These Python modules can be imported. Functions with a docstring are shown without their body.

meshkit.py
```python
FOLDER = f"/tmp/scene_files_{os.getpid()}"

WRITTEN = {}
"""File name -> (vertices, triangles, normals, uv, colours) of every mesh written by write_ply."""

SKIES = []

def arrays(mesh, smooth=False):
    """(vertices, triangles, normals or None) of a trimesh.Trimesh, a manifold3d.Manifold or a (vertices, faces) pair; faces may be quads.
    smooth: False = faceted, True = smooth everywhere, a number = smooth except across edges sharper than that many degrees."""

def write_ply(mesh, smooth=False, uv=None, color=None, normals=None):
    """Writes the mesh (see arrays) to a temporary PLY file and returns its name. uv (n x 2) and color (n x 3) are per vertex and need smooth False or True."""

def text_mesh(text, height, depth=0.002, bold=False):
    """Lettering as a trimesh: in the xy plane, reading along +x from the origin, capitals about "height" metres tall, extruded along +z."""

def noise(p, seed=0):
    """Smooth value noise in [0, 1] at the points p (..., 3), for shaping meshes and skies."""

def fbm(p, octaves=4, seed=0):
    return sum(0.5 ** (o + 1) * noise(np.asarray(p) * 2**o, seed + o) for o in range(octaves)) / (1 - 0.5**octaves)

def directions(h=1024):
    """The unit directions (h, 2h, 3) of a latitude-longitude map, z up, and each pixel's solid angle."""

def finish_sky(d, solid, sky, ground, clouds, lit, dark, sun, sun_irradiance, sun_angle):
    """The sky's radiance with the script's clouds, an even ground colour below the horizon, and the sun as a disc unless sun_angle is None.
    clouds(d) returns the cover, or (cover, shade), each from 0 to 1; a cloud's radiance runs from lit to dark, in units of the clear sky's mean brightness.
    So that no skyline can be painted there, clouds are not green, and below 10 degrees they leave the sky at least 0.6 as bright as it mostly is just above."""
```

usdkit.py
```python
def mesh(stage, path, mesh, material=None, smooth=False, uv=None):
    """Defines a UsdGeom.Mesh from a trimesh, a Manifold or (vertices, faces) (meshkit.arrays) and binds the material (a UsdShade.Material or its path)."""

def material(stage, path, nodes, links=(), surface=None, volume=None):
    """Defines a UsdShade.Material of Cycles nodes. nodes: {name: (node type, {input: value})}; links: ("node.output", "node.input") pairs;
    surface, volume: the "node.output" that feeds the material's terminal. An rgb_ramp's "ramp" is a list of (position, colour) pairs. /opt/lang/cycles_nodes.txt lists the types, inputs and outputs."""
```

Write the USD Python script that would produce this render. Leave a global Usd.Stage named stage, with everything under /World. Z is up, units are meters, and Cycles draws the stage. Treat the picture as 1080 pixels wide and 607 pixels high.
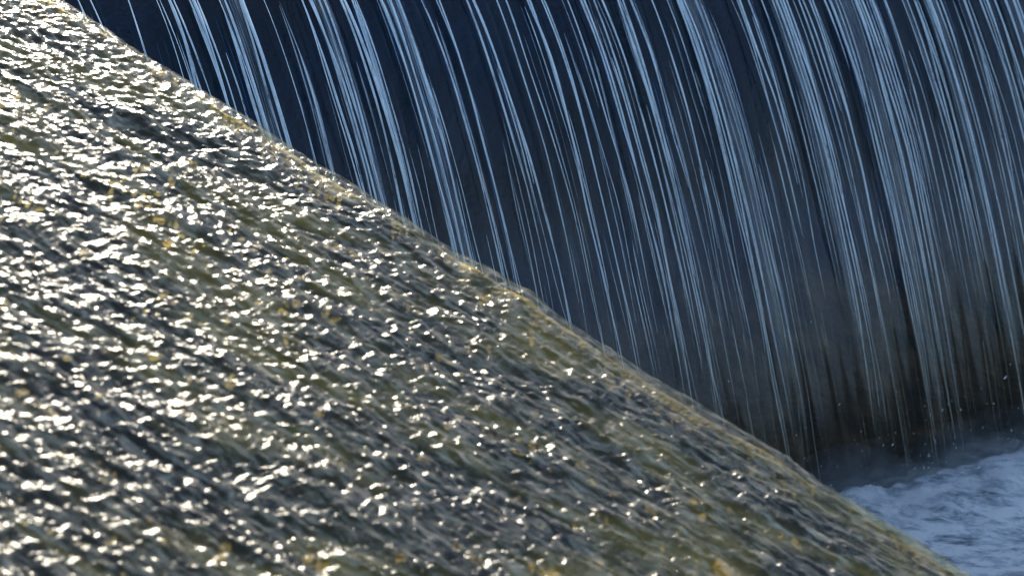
import math
import numpy as np
import trimesh
import usdkit
from meshkit import noise, fbm
from pxr import Gf, Sdf, Usd, UsdGeom, UsdLux, UsdShade

stage = Usd.Stage.CreateInMemory()
UsdGeom.SetStageUpAxis(stage, UsdGeom.Tokens.z)
UsdGeom.SetStageMetersPerUnit(stage, 1.0)
UsdGeom.Xform.Define(stage, "/World")
UsdGeom.Scope.Define(stage, "/World/Looks")

# ---------------------------------------------------------------- camera
CAM_Z, PITCH, FOV = 4.85, 18.0, 30.0
cam = UsdGeom.Camera.Define(stage, "/World/camera")
cam.CreateHorizontalApertureAttr(36.0)
cam.CreateVerticalApertureAttr(36.0 * 575 / 1024)
cam.CreateFocalLengthAttr(18.0 / math.tan(math.radians(FOV / 2)))
cam.CreateClippingRangeAttr(Gf.Vec2f(0.05, 2000))
cam.CreateFStopAttr(2.4)
cam.CreateFocusDistanceAttr(8.6)
cam.CreateExposureAttr(1.0)
cam.AddTranslateOp().Set(Gf.Vec3d(0, 0, CAM_Z))
cam.AddRotateXOp().Set(90.0 - PITCH)

# ---------------------------------------------------------------- sky and sun
SUN = np.array([-0.06, 0.86, 0.56])
SUN = SUN / np.linalg.norm(SUN)
EL, AZ = math.asin(SUN[2]), math.atan2(SUN[0], SUN[1])
sky = usdkit.material(stage, "/World/Looks/sky_look", {
    "s": ("sky_texture", {"sky_type": "single_scattering", "sun_disc": False, "sun_elevation": EL, "sun_rotation": AZ,
                          "altitude": 100.0, "air_density": 1.0, "aerosol_density": 0.7, "ozone_density": 1.3}),
    "b": ("background_shader", {"strength": 0.15})}, [("s.color", "b.color")], surface="b.background")
dome = UsdLux.DomeLight.Define(stage, "/World/sky")
UsdShade.MaterialBindingAPI.Apply(dome.GetPrim()).Bind(sky)
sun = UsdLux.DistantLight.Define(stage, "/World/sun")
sun.CreateNormalizeAttr(True)
sun.CreateIntensityAttr(0.64)
sun.CreateAngleAttr(0.5)
sun.CreateColorAttr(Gf.Vec3f(1.0, 0.90, 0.71))
sun.AddTransformOp().Set(Gf.Matrix4d().SetRotate(Gf.Rotation(Gf.Vec3d(0, 0, 1), Gf.Vec3d(*map(float, SUN)))))

rng = np.random.default_rng(7)
USED = {}


def path_for(name, parent):
    base = str(parent.GetPath()) if parent else "/World"
    key = (base, name)
    n = USED.get(key, 0)
    USED[key] = n + 1
    return f"{base}/{name}" + (f"_{n:03d}" if n else "")


def tag(prim, label=None, cat=None, group=None, kind=None):
    for k, v in (("label", label), ("category", cat), ("group", group), ("kind", kind)):
        if v:
            prim.SetCustomDataByKey(k, v)
    return prim


def obj(name, mesh, mat, parent=None, smooth=True, uv=None):
    return usdkit.mesh(stage, path_for(name, parent), mesh, mat, smooth=smooth, uv=uv).GetPrim()


def thing(name, label, cat, group=None):
    x = UsdGeom.Xform.Define(stage, path_for(name, None)).GetPrim()
    return tag(x, label, cat, group)


def grid(P, flip=False):
    """P (n, m, 3) -> vertices and quads."""
    n, m = P.shape[:2]
    i = np.arange(n * m).reshape(n, m)
    f = np.stack([i[:-1, :-1], i[1:, :-1], i[1:, 1:], i[:-1, 1:]], -1).reshape(-1, 4)
    return P.reshape(-1, 3), f[:, ::-1] if flip else f


def M(name, nodes, links, surface=None, volume=None):
    return usdkit.material(stage, f"/World/Looks/{name}", nodes, links, surface, volume)


# ---------------------------------------------------------------- layout (pool level z = 0)
G = 9.81
A = math.radians(33)
E1 = np.array([math.cos(A), math.sin(A), 0.0])        # along the weir crest
OUT = np.array([math.sin(A), -math.cos(A), 0.0])      # the way the water leaves it
CREST_Z, VH = 3.5, 2.5
T_FALL = math.sqrt(2 * CREST_Z / G)
CONTACT = np.array([2.013, 10.54, 0.0])               # where the curtain meets the pool (k = 0)
CREST0 = CONTACT - OUT * VH * T_FALL + [0, 0, CREST_Z]
UP = np.array([0, 0, 1.0])


def fall(k, t, vh=VH, lift=0.0):
    """Point of the falling water: k metres along the crest, t seconds after leaving it."""
    k, t = np.broadcast_arrays(np.asarray(k, float), np.asarray(t, float))
    return CREST0 + k[..., None] * E1 + (np.asarray(vh) * t + lift)[..., None] * OUT - (0.5 * G * t * t)[..., None] * UP


# ramp frame: brink runs from P1 (far, high) to P2 (near, low)
P1 = np.array([-1.713, 7.251, 3.645])
P2 = np.array([1.460, 5.500, 2.100])
BR = (P2 - P1) / np.linalg.norm(P2 - P1)
RN = np.array([0.35, -0.25, 1.0])
RN /= np.linalg.norm(RN)
RW = np.cross(RN, BR)                                 # in the plane, away from the brink
if RW[1] > 0:
    RW = -RW
RIM_R = 0.07


def ramp_profile(q):
    """Arc length q from the start of the rounded rim (positive on the slope) -> offset along RW, along RN, and the local normal's components."""
    arc = RIM_R * math.pi / 2 * 1.1
    th = np.clip(-q / RIM_R, 0, 1.72)
    w = np.where(q >= 0, q, -RIM_R * np.sin(th))
    h = np.where(q >= 0, 0.0, RIM_R * (np.cos(th) - 1))
    over = np.maximum(-q - 1.72 * RIM_R, 0)
    w = w - over * math.cos(1.72)
    h = h - over * math.sin(1.72)
    return w, h, -np.sin(th), np.cos(th)


def rim_lump(s, q):
    g = 0.022 * np.exp(-((s - 2.20) / 0.075) ** 2 - ((q + 0.05) / 0.10) ** 2)
    g = g + 0.012 * np.exp(-((s - 2.03) / 0.10) ** 2 - ((q + 0.05) / 0.1) ** 2)
    g = g + 0.012 * np.exp(-((s - 3.24) / 0.10) ** 2 - ((q + 0.05) / 0.1) ** 2)
    return g + 0.011 * (fbm(np.stack([s * 2.6, q * 3, 0 * s], -1), 3, 91) - 0.5) * np.exp(-(q / 0.35) ** 2)


def ramp_point(s, q, d):
    w, h, nw, nh = ramp_profile(q)
    base = P1 + s[..., None] * BR + (w + 0.022)[..., None] * RW + h[..., None] * RN
    return base + d[..., None] * (nw[..., None] * RW + nh[..., None] * RN)


# ---------------------------------------------------------------- materials
GEO = ("geometry", {})

wall_look = M("wet_wall", {
    "g": GEO, "n": ("noise_texture", {"scale": 2.2, "detail": 6.0, "roughness": 0.65}),
    "m": ("mapping", {"scale": (1.3, 1.3, 0.25)}),
    "r": ("rgb_ramp", {"ramp": [(0.30, (0.005, 0.005, 0.005)), (0.48, (0.040, 0.023, 0.012)), (0.64, (0.110, 0.060, 0.026)), (0.85, (0.015, 0.015, 0.011))]}),
    "n2": ("noise_texture", {"scale": 24.0, "detail": 5.0}),
    "b": ("bump", {"strength": 0.6, "distance": 0.02}),
    "p": ("principled_bsdf", {"roughness": 0.35})},
    [("g.position", "m.vector"), ("m.vector", "n.vector"), ("n.fac", "r.fac"), ("r.color", "p.base_color"), ("g.position", "n2.vector"), ("n2.fac", "b.height"), ("b.normal", "p.normal")],
    surface="p.BSDF")

bed_look = M("algae_concrete", {
    "g": GEO, "m": ("mapping", {"rotation": (0, 0, 0.36), "scale": (1.0, 1.0, 1.0)}), "m2": ("mapping", {"scale": (1.1, 3.4, 1.0)}),
    "n": ("noise_texture", {"scale": 1.5, "detail": 3.5, "roughness": 0.5, "distortion": 0.3}),
    "r": ("rgb_ramp", {"ramp": [(0.38, (0.010, 0.010, 0.005)), (0.49, (0.055, 0.045, 0.014)), (0.58, (0.26, 0.20, 0.036)), (0.68, (0.40, 0.29, 0.050)), (0.80, (0.20, 0.17, 0.04))]}),
    "n2": ("noise_texture", {"scale": 30.0, "detail": 5.0}),
    "b": ("bump", {"strength": 0.7, "distance": 0.02}),
    "p": ("principled_bsdf", {"roughness": 0.6})},
    [("g.position", "m.vector"), ("m.vector", "m2.vector"), ("m2.vector", "n.vector"), ("n.fac", "r.fac"), ("r.color", "p.base_color"), ("g.position", "n2.vector"), ("n2.fac", "b.height"), ("b.normal", "p.normal")],
    surface="p.BSDF")

rim_look = M("ochre_algae_crust", {
    "g": GEO, "n": ("noise_texture", {"scale": 9.0, "detail": 6.0, "roughness": 0.6}),
    "r": ("rgb_ramp", {"ramp": [(0.30, (0.05, 0.045, 0.02)), (0.45, (0.15, 0.12, 0.045)), (0.60, (0.25, 0.19, 0.08)), (0.72, (0.26, 0.15, 0.035))]}),
    "n2": ("noise_texture", {"scale": 60.0, "detail": 4.0}), "b": ("bump", {"strength": 0.6, "distance": 0.01}),
    "p": ("principled_bsdf", {"roughness": 0.55})},
    [("g.position", "n.vector"), ("n.fac", "r.fac"), ("r.color", "p.base_color"), ("g.position", "n2.vector"), ("n2.fac", "b.height"), ("b.normal", "p.normal")], surface="p.BSDF")

# clear shallow water running over the ramp, with air drawn into it in streaks along the flow
ramp_water_look = M("shallow_running_water", {
    "u": ("uvmap", {"attribute": "st"}),
    "m": ("mapping", {"scale": (11.0, 36.0, 1.0)}), "n": ("noise_texture", {"scale": 1.0, "detail": 4.0, "roughness": 0.6, "distortion": 0.5}),
    "m2": ("mapping", {"scale": (150.0, 105.0, 1.0)}), "n2": ("noise_texture", {"scale": 1.0, "detail": 2.0, "roughness": 0.5}),
    "b": ("bump", {"strength": 0.6, "distance": 0.003}),
    "air": ("rgb_ramp", {"ramp": [(0.47, (0.0,) * 3), (0.60, (0.16,) * 3), (0.72, (0.50,) * 3)]}),
    "fr": ("fresnel", {"IOR": 1.33}),
    "t": ("transparent_bsdf", {"color": (0.94, 0.86, 0.52)}),
    "gl": ("glossy_bsdf", {"color": (1, 1, 1), "roughness": 0.20}),
    "w": ("mix_closure", {}),
    "d": ("diffuse_bsdf", {"color": (0.50, 0.44, 0.32)}),
    "o": ("mix_closure", {})},
    [("u.UV", "m.vector"), ("m.vector", "n.vector"), ("u.UV", "m2.vector"), ("m2.vector", "n2.vector"), ("n2.fac", "b.height"),
     ("b.normal", "gl.normal"), ("b.normal", "d.normal"), ("n.fac", "air.fac"), ("fr.fac", "w.fac"), ("t.BSDF", "w.closure1"), ("gl.BSDF", "w.closure2"),
     ("air.color", "o.fac"), ("w.closure", "o.closure1"), ("d.BSDF", "o.closure2")], surface="o.closure")


overflow_look = M("overflow_film", {
    "u": ("uvmap", {"attribute": "st"}), "m": ("mapping", {"scale": (14.0, 30.0, 1.0)}), "n": ("noise_texture", {"scale": 1.0, "detail": 4.0}),
    "r": ("map_range", {"from_min": 0.35, "from_max": 0.7, "to_min": 0.0, "to_max": 0.28, "clamp": True}),
    "t": ("transparent_bsdf", {"color": (0.93, 0.93, 0.88)}), "gl": ("glossy_bsdf", {"color": (1, 1, 1), "roughness": 0.12}), "w": ("mix_closure", {"fac": 0.04}),
    "d": ("diffuse_bsdf", {"color": (0.55, 0.53, 0.44)}), "o": ("mix_closure", {})},
    [("u.UV", "m.vector"), ("m.vector", "n.vector"), ("n.fac", "r.value"), ("t.BSDF", "w.closure1"), ("gl.BSDF", "w.closure2"),
     ("r.result", "o.fac"), ("w.closure", "o.closure1"), ("d.BSDF", "o.closure2")], surface="o.closure")


def falling_look(name, lo, hi, top, scale=(60.0, 1.6), color=(0.80, 0.86, 0.90), rough=0.12, tint=(0.9, 0.94, 0.96), thin=(0.94, 0.95, 0.94)):
    """Falling water: clear film with fresnel reflection, broken by pale aerated threads along the fall (uv = metres along crest, metres fallen)."""
    return M(name, {
        "u": ("uvmap", {"attribute": "st"}), "m": ("mapping", {"scale": (scale[0], scale[1], 1.0)}),
        "n": ("noise_texture", {"scale": 1.0, "detail": 4.0, "roughness": 0.6}),
        "r": ("map_range", {"from_min": lo, "from_max": hi, "to_min": 0.0, "to_max": top, "clamp": True}),
        "y": ("separate_xyz", {}), "br": ("map_range", {"from_min": 0.8, "from_max": 2.5, "to_min": 1.0, "to_max": 0.07, "clamp": True}), "mul": ("math", {"math_type": "multiply"}),
        "fr": ("fresnel", {"IOR": 1.33}),
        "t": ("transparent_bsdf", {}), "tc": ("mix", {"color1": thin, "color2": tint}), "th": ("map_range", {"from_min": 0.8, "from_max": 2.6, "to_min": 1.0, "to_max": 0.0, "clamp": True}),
        "gl": ("glossy_bsdf", {"color": (1, 1, 1), "roughness": rough}),
        "w": ("mix_closure", {}),
        "d": ("diffuse_bsdf", {"color": color}), "tr": ("translucent_bsdf", {"color": color}),
        "dt": ("mix_closure", {"fac": 0.35}), "o": ("mix_closure", {})},
        [("u.UV", "m.vector"), ("m.vector", "n.vector"), ("n.fac", "r.value"), ("fr.fac", "w.fac"), ("t.BSDF", "w.closure1"), ("gl.BSDF", "w.closure2"),
         ("d.BSDF", "dt.closure1"), ("tr.BSDF", "dt.closure2"), ("u.UV", "y.vector"), ("y.y", "br.value"), ("y.y", "th.value"), ("th.result", "tc.fac"), ("tc.color", "t.color"), ("r.result", "mul.value1"), ("br.result", "mul.value2"), ("mul.value", "o.fac"), ("w.closure", "o.closure1"), ("dt.closure", "o.closure2")], surface="o.closure")


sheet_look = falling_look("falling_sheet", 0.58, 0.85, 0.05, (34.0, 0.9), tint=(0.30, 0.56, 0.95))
ribbon_look = falling_look("aerated_ribbon", 0.50, 0.62, 0.26, (240.0, 2.6), color=(0.82, 0.92, 0.96))
strand_look = falling_look("bright_strand", 0.33, 0.55, 0.97, (30.0, 4.5), color=(0.82, 0.92, 0.96))
faint_look = falling_look("faint_strand", 0.40, 0.70, 0.28, (20.0, 3.5))
drop_look = M("droplet_water", {"p": ("principled_bsdf", {"base_color": (0.85, 0.9, 0.95), "roughness": 0.15, "transmission_weight": 0.6, "ior": 1.33})}, [], surface="p.BSDF")

foam_look = M("churned_foam", {
    "g": GEO, "m": ("mapping", {"rotation": (0, 0, A), "scale": (4.5, 8.0, 4.5)}), "n": ("noise_texture", {"scale": 1.0, "detail": 9.0, "roughness": 0.72, "distortion": 0.25}),
    "r": ("rgb_ramp", {"ramp": [(0.36, (0.16, 0.20, 0.22)), (0.46, (0.55, 0.60, 0.62)), (0.54, (0.90, 0.90, 0.88))]}),
    "n2": ("noise_texture", {"scale": 20.0, "detail": 7.0, "roughness": 0.75}), "b": ("bump", {"strength": 0.9, "distance": 0.04}),
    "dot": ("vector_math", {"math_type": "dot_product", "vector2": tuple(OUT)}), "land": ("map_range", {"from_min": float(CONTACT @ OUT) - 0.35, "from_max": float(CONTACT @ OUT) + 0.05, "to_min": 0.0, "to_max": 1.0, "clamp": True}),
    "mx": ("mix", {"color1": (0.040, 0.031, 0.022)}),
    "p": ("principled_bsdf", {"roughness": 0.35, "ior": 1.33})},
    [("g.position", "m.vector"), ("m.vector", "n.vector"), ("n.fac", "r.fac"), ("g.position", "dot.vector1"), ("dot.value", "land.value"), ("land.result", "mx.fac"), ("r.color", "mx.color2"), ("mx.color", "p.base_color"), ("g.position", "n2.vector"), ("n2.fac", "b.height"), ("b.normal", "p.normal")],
    surface="p.BSDF")
river_look = M("calm_river", {
    "g": GEO, "n": ("noise_texture", {"scale": 3.0, "detail": 4.0}), "b": ("bump", {"strength": 0.4, "distance": 0.05}),
    "p": ("principled_bsdf", {"base_color": (0.03, 0.045, 0.04), "roughness": 0.08, "ior": 1.33})},
    [("g.position", "n.vector"), ("n.fac", "b.height"), ("b.normal", "p.normal")], surface="p.BSDF")
bank_look = M("grassy_bank", {
    "g": GEO, "n": ("noise_texture", {"scale": 0.8, "detail": 8.0, "roughness": 0.7}),
    "r": ("rgb_ramp", {"ramp": [(0.3, (0.03, 0.04, 0.015)), (0.55, (0.06, 0.08, 0.03)), (0.75, (0.12, 0.10, 0.06))]}),
    "p": ("principled_bsdf", {"roughness": 0.9})}, [("g.position", "n.vector"), ("n.fac", "r.fac"), ("r.color", "p.base_color")], surface="p.BSDF")

# ---------------------------------------------------------------- weir wall
K0, K1 = -7.0, 9.0
wall = thing("weir_wall", "dark wet concrete weir wall hidden behind the falling water curtain", "wall")
kk = np.arange(K0, K1 + 0.01, 0.08)
zz = np.arange(-0.8, CREST_Z - 0.08, 0.08)
KK, ZZ = np.meshgrid(kk, zz, indexing="ij")
relief = 0.10 * (fbm(np.stack([KK * 1.1, ZZ * 1.6, 0 * KK], -1), 4, 3) - 0.5)
toe = 1.75 * np.clip(1 - ZZ / 1.5, 0, 1.0) ** 2.4
face = CREST0 * [1, 1, 0] + KK[..., None] * E1 + ZZ[..., None] * UP + (relief - 0.10 + toe)[..., None] * OUT
prof = np.concatenate([face, face[:, -1:] + (0.05 * UP - 0.05 * OUT), face[:, -1:] + (0.05 * UP - 1.6 * OUT), face[:, -1:] * [1, 1, 0] - 1.6 * OUT - 0.8 * UP], 1)
obj("wall_face", grid(prof[:, ::-1], True), wall_look, wall, smooth=40)
lip = [(-0.10, -0.12), (0.0, -0.11), (0.02, -0.07), (0.0, -0.03), (-0.10, -0.02), (-0.10, -0.12)]
sill = np.stack([CREST0 + k * E1 + np.array([o * OUT + z * UP for o, z in lip]) for k in np.linspace(K0, K1, 60)])
obj("crest_sill", grid(sill), wall_look, wall, smooth=30)

# ---------------------------------------------------------------- falling water
water = thing("waterfall", "curtain of falling water in blue shade, split into pale streams over the weir", "waterfall")
kk = np.arange(K0, K1, 0.02)
tt = np.sqrt(np.linspace(0, 1, 70)) * T_FALL * 1.005
KK, TT = np.meshgrid(kk, tt, indexing="ij")
H = 0.5 * G * TT ** 2
fold = 0.040 * (fbm(np.stack([KK * 3.2, H * 0.25, 0 * KK], -1), 3, 11) - 0.5) * np.minimum(1, TT / 0.2) + 0.010 * (noise(np.stack([KK * 17, H * 0.8, 0 * KK], -1), 12) - 0.5)
sheet = fall(KK + 0.02 * (noise(np.stack([KK * 5, H * 0.5, 0 * KK], -1), 13) - 0.5), TT, lift=fold)
obj("water_sheet", grid(sheet[::-1]), sheet_look, water, uv=np.stack([KK, H], -1)[::-1].reshape(-1, 2))


def strip(k, h0, h1, width, seed, n=40, vh=VH, lift=0.02, sides=5, wander=0.028, flat=0.5, drift=0.0):
    """One stream of falling water: a tapering, slightly wandering tube along its ballistic path."""
    h = np.linspace(h0, h1, n)
    t = np.sqrt(2 * h / G)
    z = np.zeros(n)
    kc = k + wander * (fbm(np.stack([h * 1.3, z + seed * 7.3, z], -1), 2, seed % 97) - 0.5) * 2 + drift * t
    c = fall(kc, t, vh=vh, lift=lift)
    r = 0.5 * width * (0.55 + 0.9 * noise(np.stack([h * 4.0, z + seed * 3.1, z], -1), 5)) * np.clip(np.minimum((h - h0) / 0.12, (h1 - h) / 0.35), 0.04, 1) ** 0.5 * np.clip(1.1 / np.maximum(h, 0.3), 0.4, 1.3) ** 0.5
    tan = np.gradient(c, axis=0)
    tan /= np.linalg.norm(tan, axis=1, keepdims=True)
    nrm = np.cross(tan, E1)
    nrm /= np.linalg.norm(nrm, axis=1, keepdims=True)
    a = np.linspace(0, 2 * np.pi, sides, endpoint=False)
    P = c[:, None] + r[:, None, None] * (np.cos(a)[None, :, None] * E1 + flat * np.sin(a)[None, :, None] * nrm[:, None])
    i = np.arange(n * sides).reshape(n, sides)
    j = np.roll(i, -1, 1)
    f = np.stack([i[:-1], j[:-1], j[1:], i[1:]], -1).reshape(-1, 4)
    uv = np.stack([np.repeat(kc[:, None], sides, 1) + 0.3 * seed, np.repeat(h[:, None], sides, 1)], -1).reshape(-1, 2)
    return P.reshape(-1, 3), f, uv


def ribbon(k, width, h0, h1, seed):
    """A band of aerated water a few centimetres wide that narrows as it falls."""
    n, m = 50, 10
    h = np.linspace(h0, h1, n)[:, None]
    x = np.linspace(-1, 1, m)[None]
    t = np.sqrt(2 * h / G)
    wd = width * (0.5 + 0.5 * (1 - (h - h0) / (h1 - h0)) ** 0.7) * np.clip((h1 - h) / 0.6, 0.02, 1) ** 0.6
    kc = k + 0.5 * wd * x + 0.02 * (noise(np.stack([h * 1.2, 0 * h + seed, 0 * h], -1), 9) - 0.5)
    lift = 0.04 + 0.012 * (1 - x ** 2) + 0.008 * noise(np.stack([kc * 60, h + 0 * x, 0 * kc], -1), seed % 50)
    P = fall(kc, t + 0 * x, lift=lift)
    return grid(P), np.stack([kc + 1.7 * seed, h + 0 * x], -1).reshape(-1, 2)


# (place along the crest, width, metres fallen where it has thinned out, number of threads)
BUNDLES = [(-5.4, .12, 2.9, 5), (-4.7, .12, 2.9, 5), (-4.14, .05, 2.6, 3), (-4.07, .04, 2.3, 2), (-3.62, .08, 2.9, 5), (-3.43, .05, 2.9, 4), (-3.24, .11, 3.1, 6), (-2.73, .11, 3.1, 5),
           (-2.62, .03, 2.9, 1), (-2.49, .03, 3.2, 2), (-2.31, .13, 3.3, 6), (-2.07, .09, 3.2, 4), (-1.81, .04, 2.4, 2), (-1.61, .02, 3.3, 1), (-1.46, .02, 3.3, 1), (-1.36, .03, 3.4, 2),
           (-1.12, .04, 3.1, 2), (-1.01, .03, 3.3, 2), (-.85, .03, 3.3, 2), (-.76, .03, 2.6, 2), (-.62, .03, 2.6, 1), (-.31, .15, 3.4, 7), (.0, .05, 2.8, 2), (.30, .11, 3.2, 5), (.55, .06, 3.1, 3),
           (.82, .16, 3.4, 7), (1.1, .09, 3.3, 4), (1.35, .06, 3.2, 3), (1.55, .10, 3.4, 4), (1.92, .09, 3.2, 4), (2.05, .07, 3.4, 3), (2.25, .10, 3.2, 4), (2.6, .12, 3.3, 4), (3.0, .13, 3.3, 4)]
strands, seed = [], 1
for k, wd, hend, nth in BUNDLES:
    if wd > 0.09:
        rb, uv = ribbon(k, wd, 0.12, hend, seed)
        obj("water_ribbon", rb, ribbon_look, water, uv=uv)
    for _ in range(nth):
        strands.append((k + rng.uniform(-.5, .5) * wd * 1.7, rng.uniform(0.1, 0.35), min(3.44, hend + rng.uniform(-1.3, .2)), rng.uniform(0.006, 0.015)))
for k in np.arange(-5.6, 4.2, 0.088):
    h0 = rng.choice([0.15, rng.uniform(0.4, 1.6)])
    strands.append((k + rng.normal(0, 0.035), h0, min(3.44, h0 + rng.uniform(0.8, 3.0)), rng.uniform(0.005, 0.011)))
for k, h0, h1, wd in strands[:295]:
    seed += 1
    v, f, uv = strip(k, h0, h1, wd, seed, vh=VH * (1 + abs(rng.normal(0, 0.012))), drift=rng.normal(0, 0.055), lift=rng.uniform(0.035, 0.075))
    obj("water_strand", (v, f), strand_look, water, uv=uv)
V, F, U, off = [], [], [], 0
for i in range(800):
    h0 = rng.uniform(0.3, 3.0)
    ln = rng.uniform(0.15, 0.9) if i % 2 else rng.uniform(0.6, 2.0)
    v, f, uv = strip(rng.uniform(-5.6, 4.4), h0, min(3.46, h0 + ln), rng.uniform(0.003, 0.009), 400 + i, n=10, vh=VH * rng.normal(1, 0.02), lift=rng.uniform(-0.05, 0.08), sides=4)
    V.append(v), F.append(f + off), U.append(uv)
    off += len(v)
tag(obj("broken_water", (np.vstack(V), np.vstack(F)), faint_look, water, uv=np.vstack(U)), kind="stuff")

# ---------------------------------------------------------------- ramp
ramp = thing("spillway_ramp", "sloping concrete spillway ramp coated in olive and ochre algae under shallow water", "spillway")
ss = np.arange(-1.2, 6.0, 0.03)
qq = np.concatenate([np.linspace(-4.2, -0.3, 40), np.arange(-0.28, 0.4, 0.02), np.arange(0.43, 5.6, 0.05)])
S, Q = np.meshgrid(ss, qq, indexing="ij")
bedrel = 0.030 * (fbm(np.stack([S * 3, Q * 5, 0 * S], -1), 4, 21) - 0.5) + 0.022 * (fbm(np.stack([S * 5, Q * 11, 0 * S], -1), 3, 22) - 0.5) * np.clip(Q / 0.2, 0, 1) + rim_lump(S, Q) - 0.03 - 0.035 * np.clip(Q / 0.15, 0, 1)
bed = ramp_point(S, Q, bedrel)
obj("ramp_surface", grid(bed, True), bed_look, ramp)

rs = np.arange(-0.6, 5.0, 0.02)
rq = np.linspace(-0.22, 0.03, 16)
S, Q = np.meshgrid(rs, rq, indexing="ij")
edge = np.minimum(1, np.minimum((Q + 0.22) / 0.05, (0.03 - Q) / 0.05))
crust = 0.020 * fbm(np.stack([S * 9, Q * 12, 0 * S], -1), 4, 27) * edge - 0.006 + 0.030 * (fbm(np.stack([S * 3, Q * 5, 0 * S], -1), 4, 21) - 0.5) + rim_lump(S, Q) - 0.03
obj("algae_rim", grid(ramp_point(S, Q, crust), True), rim_look, ramp)

# running water over it
fine_s = np.arange(-0.25, 4.25, 0.0052)
ss = np.concatenate([np.linspace(-1.15, -0.26, 40), fine_s, np.linspace(4.26, 5.9, 80)])
qq = np.concatenate([np.linspace(-4.1, -0.3, 40), np.arange(-0.28, 2.9, 0.0050), np.linspace(2.91, 5.5, 120)])
S, Q = np.meshgrid(ss, qq, indexing="ij")
w_, h_, _, _ = ramp_profile(Q)
X = P1[0] + S * BR[0] + w_ * RW[0]
Y = P1[1] + S * BR[1] + w_ * RW[1]
Z0 = 0 * X
FLOW = np.array([1.0, -0.38]) / math.hypot(1.0, 0.38)          # the way the water runs over the ramp, seen from above
ALONG, ACROSS = X * FLOW[0] + Y * FLOW[1], -X * FLOW[1] + Y * FLOW[0]
wx = ALONG + 0.05 * (noise(np.stack([X * 4, Y * 6, Z0], -1), 31) - 0.5)
wy = ACROSS + 0.06 * (noise(np.stack([X * 3, Y * 6, Z0 + 5], -1), 32) - 0.5)


def ridged(n):
    return 1 - np.abs(2 * n - 1)


rip = 0.019 * (noise(np.stack([wx * 4.5, wy * 11, Z0], -1), 41) - 0.5)
rip += 0.017 * (noise(np.stack([wx * 7, wy * 23, Z0 + 3], -1), 42) - 0.5)
rip += 0.0095 * (noise(np.stack([wx * 32, wy * 38, Z0], -1), 43) - 0.5)
rip += 0.0058 * (noise(np.stack([wx * 78, wy * 52, Z0], -1), 44) - 0.5)
calm = 0.50 + 0.50 * np.clip((Q + 0.02) / 0.2, 0, 1)
wat = ramp_point(S, Q, rip * calm + rim_lump(S, Q))
wuv = np.stack([ALONG, ACROSS], -1)
cut = int(np.searchsorted(qq, -0.045))
tag(obj("ramp_water", grid(wat[:, cut:], True), ramp_water_look, uv=wuv[:, cut:].reshape(-1, 2)), "shallow sunlit water glittering as it runs down the algae covered ramp", "water", kind="structure")
tag(obj("rim_overflow", grid(wat[:, :cut + 1], True), overflow_look, uv=wuv[:, :cut + 1].reshape(-1, 2)), "thin broken film of water slipping over the pale rim of the ramp", "water", kind="structure")

# ---------------------------------------------------------------- plunge pool
def axis(lo, a, b, hi, step, grow=30):
    return np.concatenate([a - np.geomspace(a - lo, step, grow)[:-1] - 0, np.arange(a, b, step), b + np.geomspace(step, hi - b, grow)])


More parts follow.
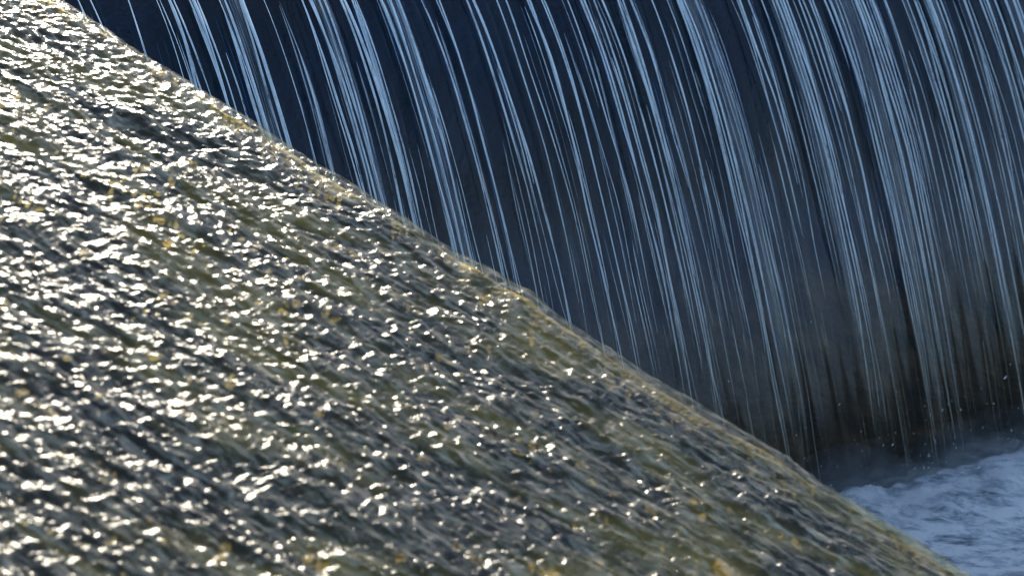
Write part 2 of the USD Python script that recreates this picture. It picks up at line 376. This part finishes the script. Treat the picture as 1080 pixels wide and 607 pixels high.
X, Y = np.meshgrid(axis(-30, -1.0, 5.5, 40, 0.03), axis(-60, 6.0, 13.0, 14.5, 0.03), indexing="ij")
rel = np.stack([X, Y, 0 * X], -1) - CONTACT
d = rel @ OUT
kx = rel @ E1
near = np.exp(-(d / 0.45) ** 2)
hgt = near * (0.13 * fbm(np.stack([kx * 2.3, d * 3, 0 * X], -1), 4, 51) + 0.02) + near * 0.05 * (fbm(np.stack([kx * 9, d * 11, 0 * X], -1), 3, 53) - 0.5) + 0.016 * (fbm(np.stack([kx * 8, d * 13, 0 * X], -1), 4, 54) - 0.5) * np.exp(-(np.maximum(d - 3, 0) / 6) ** 2) + 0.05 * (fbm(np.stack([X * 2.5, Y * 3.5, 0 * X], -1), 5, 52) - 0.5) * np.exp(-(np.maximum(d - 3, 0) / 6) ** 2)
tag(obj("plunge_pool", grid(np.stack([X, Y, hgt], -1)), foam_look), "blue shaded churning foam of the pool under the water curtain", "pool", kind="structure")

# droplets thrown up where the curtain lands
ico = trimesh.creation.icosphere(1, 1.0)
V, F, off = [], [], 0
for i in range(700):
    p = CONTACT + rng.uniform(-1.6, 2.2) * E1 + rng.normal(0.15, 0.28) * OUT + UP * (0.02 + rng.exponential(0.20))
    r = rng.uniform(0.0010, 0.0030) * (2.0 if rng.random() < 0.05 else 1)
    ax = rng.normal(0, 0.5, 3) + [0, 0, 1.0]
    ax /= np.linalg.norm(ax)
    v = ico.vertices * r
    v = v + np.outer(v @ ax, ax) * rng.uniform(0.3, 3.0)
    V.append(v + p), F.append(ico.faces + off)
    off += len(ico.vertices)
tag(obj("spray_droplets", (np.vstack(V), np.vstack(F)), drop_look), "small droplets of spray thrown up above the foaming pool", "spray", kind="stuff")

mist_look = M("spray_mist_air", {
    "g": GEO, "n": ("noise_texture", {"scale": 3.0, "detail": 4.0, "roughness": 0.6}),
    "r": ("map_range", {"from_min": 0.42, "from_max": 0.72, "to_min": 0.0, "to_max": 1.2, "clamp": True}),
    "v": ("principled_volume", {"color": (0.9, 0.93, 0.95), "anisotropy": 0.3})},
    [("g.position", "n.vector"), ("n.fac", "r.value"), ("r.result", "v.density")], volume="v.volume")
a = np.linspace(0, 2 * np.pi, 25)
mk = np.linspace(-5.5, 5.5, 60)
MK, MA = np.meshgrid(mk, a, indexing="ij")
taper = np.sqrt(np.clip(1 - (np.abs(MK) / 5.5) ** 6, 0.0004, 1))
rr = taper * (0.20 + 0.16 * noise(np.stack([MK * 2.2, np.cos(MA) + 5, np.sin(MA)], -1), 71))
mist = CONTACT + MK[..., None] * E1 + (0.05 + rr * np.cos(MA) * 1.2)[..., None] * OUT + (0.10 + rr * np.sin(MA))[..., None] * UP
mm = trimesh.Trimesh(*grid(mist), process=False)
mm.merge_vertices()
mm.fill_holes()
mm.fix_normals()
tag(obj("spray_mist", mm, mist_look), "soft bluish mist hanging where the curtain strikes the foam", "mist", kind="stuff")

# ---------------------------------------------------------------- river above the weir and banks
back = np.stack([np.stack([CREST0 + k * E1 + b * OUT for b in (-60, -20, -6, -2, -0.6, -0.15, 0.0)]) for k in np.linspace(K0, K1, 30)])
tag(obj("upper_river", grid(back, True), river_look), "calm river above the weir crest", "river", kind="structure")
gx, gy = np.meshgrid(np.linspace(-400, 400, 241), np.linspace(-400, 400, 241), indexing="ij")
gd = (np.stack([gx, gy, 0 * gx], -1) - CREST0) @ E1
chan = np.clip((np.abs(gd - 1) - 9) / 8, 0, 1)
hill = 75 * np.clip((gy - 38) / 110, 0, 1.3) ** 0.9 * (0.8 + 0.4 * fbm(np.stack([gx * 0.03, gy * 0.03, 0 * gx], -1), 4, 62))
hill = hill + 34 * np.clip((-gy - 38) / 80, 0, 1.4) * (0.8 + 0.4 * fbm(np.stack([gx * 0.03, gy * 0.03, 0 * gx], -1), 4, 63))
gz = -1.5 + hill + chan * (5.2 + 1.5 * fbm(np.stack([gx * 0.05, gy * 0.05, 0 * gx], -1), 3, 61))
tag(obj("river_banks", grid(np.stack([gx, gy, gz], -1)), bank_look), "grassy banks on both sides of the river", "ground", kind="structure")
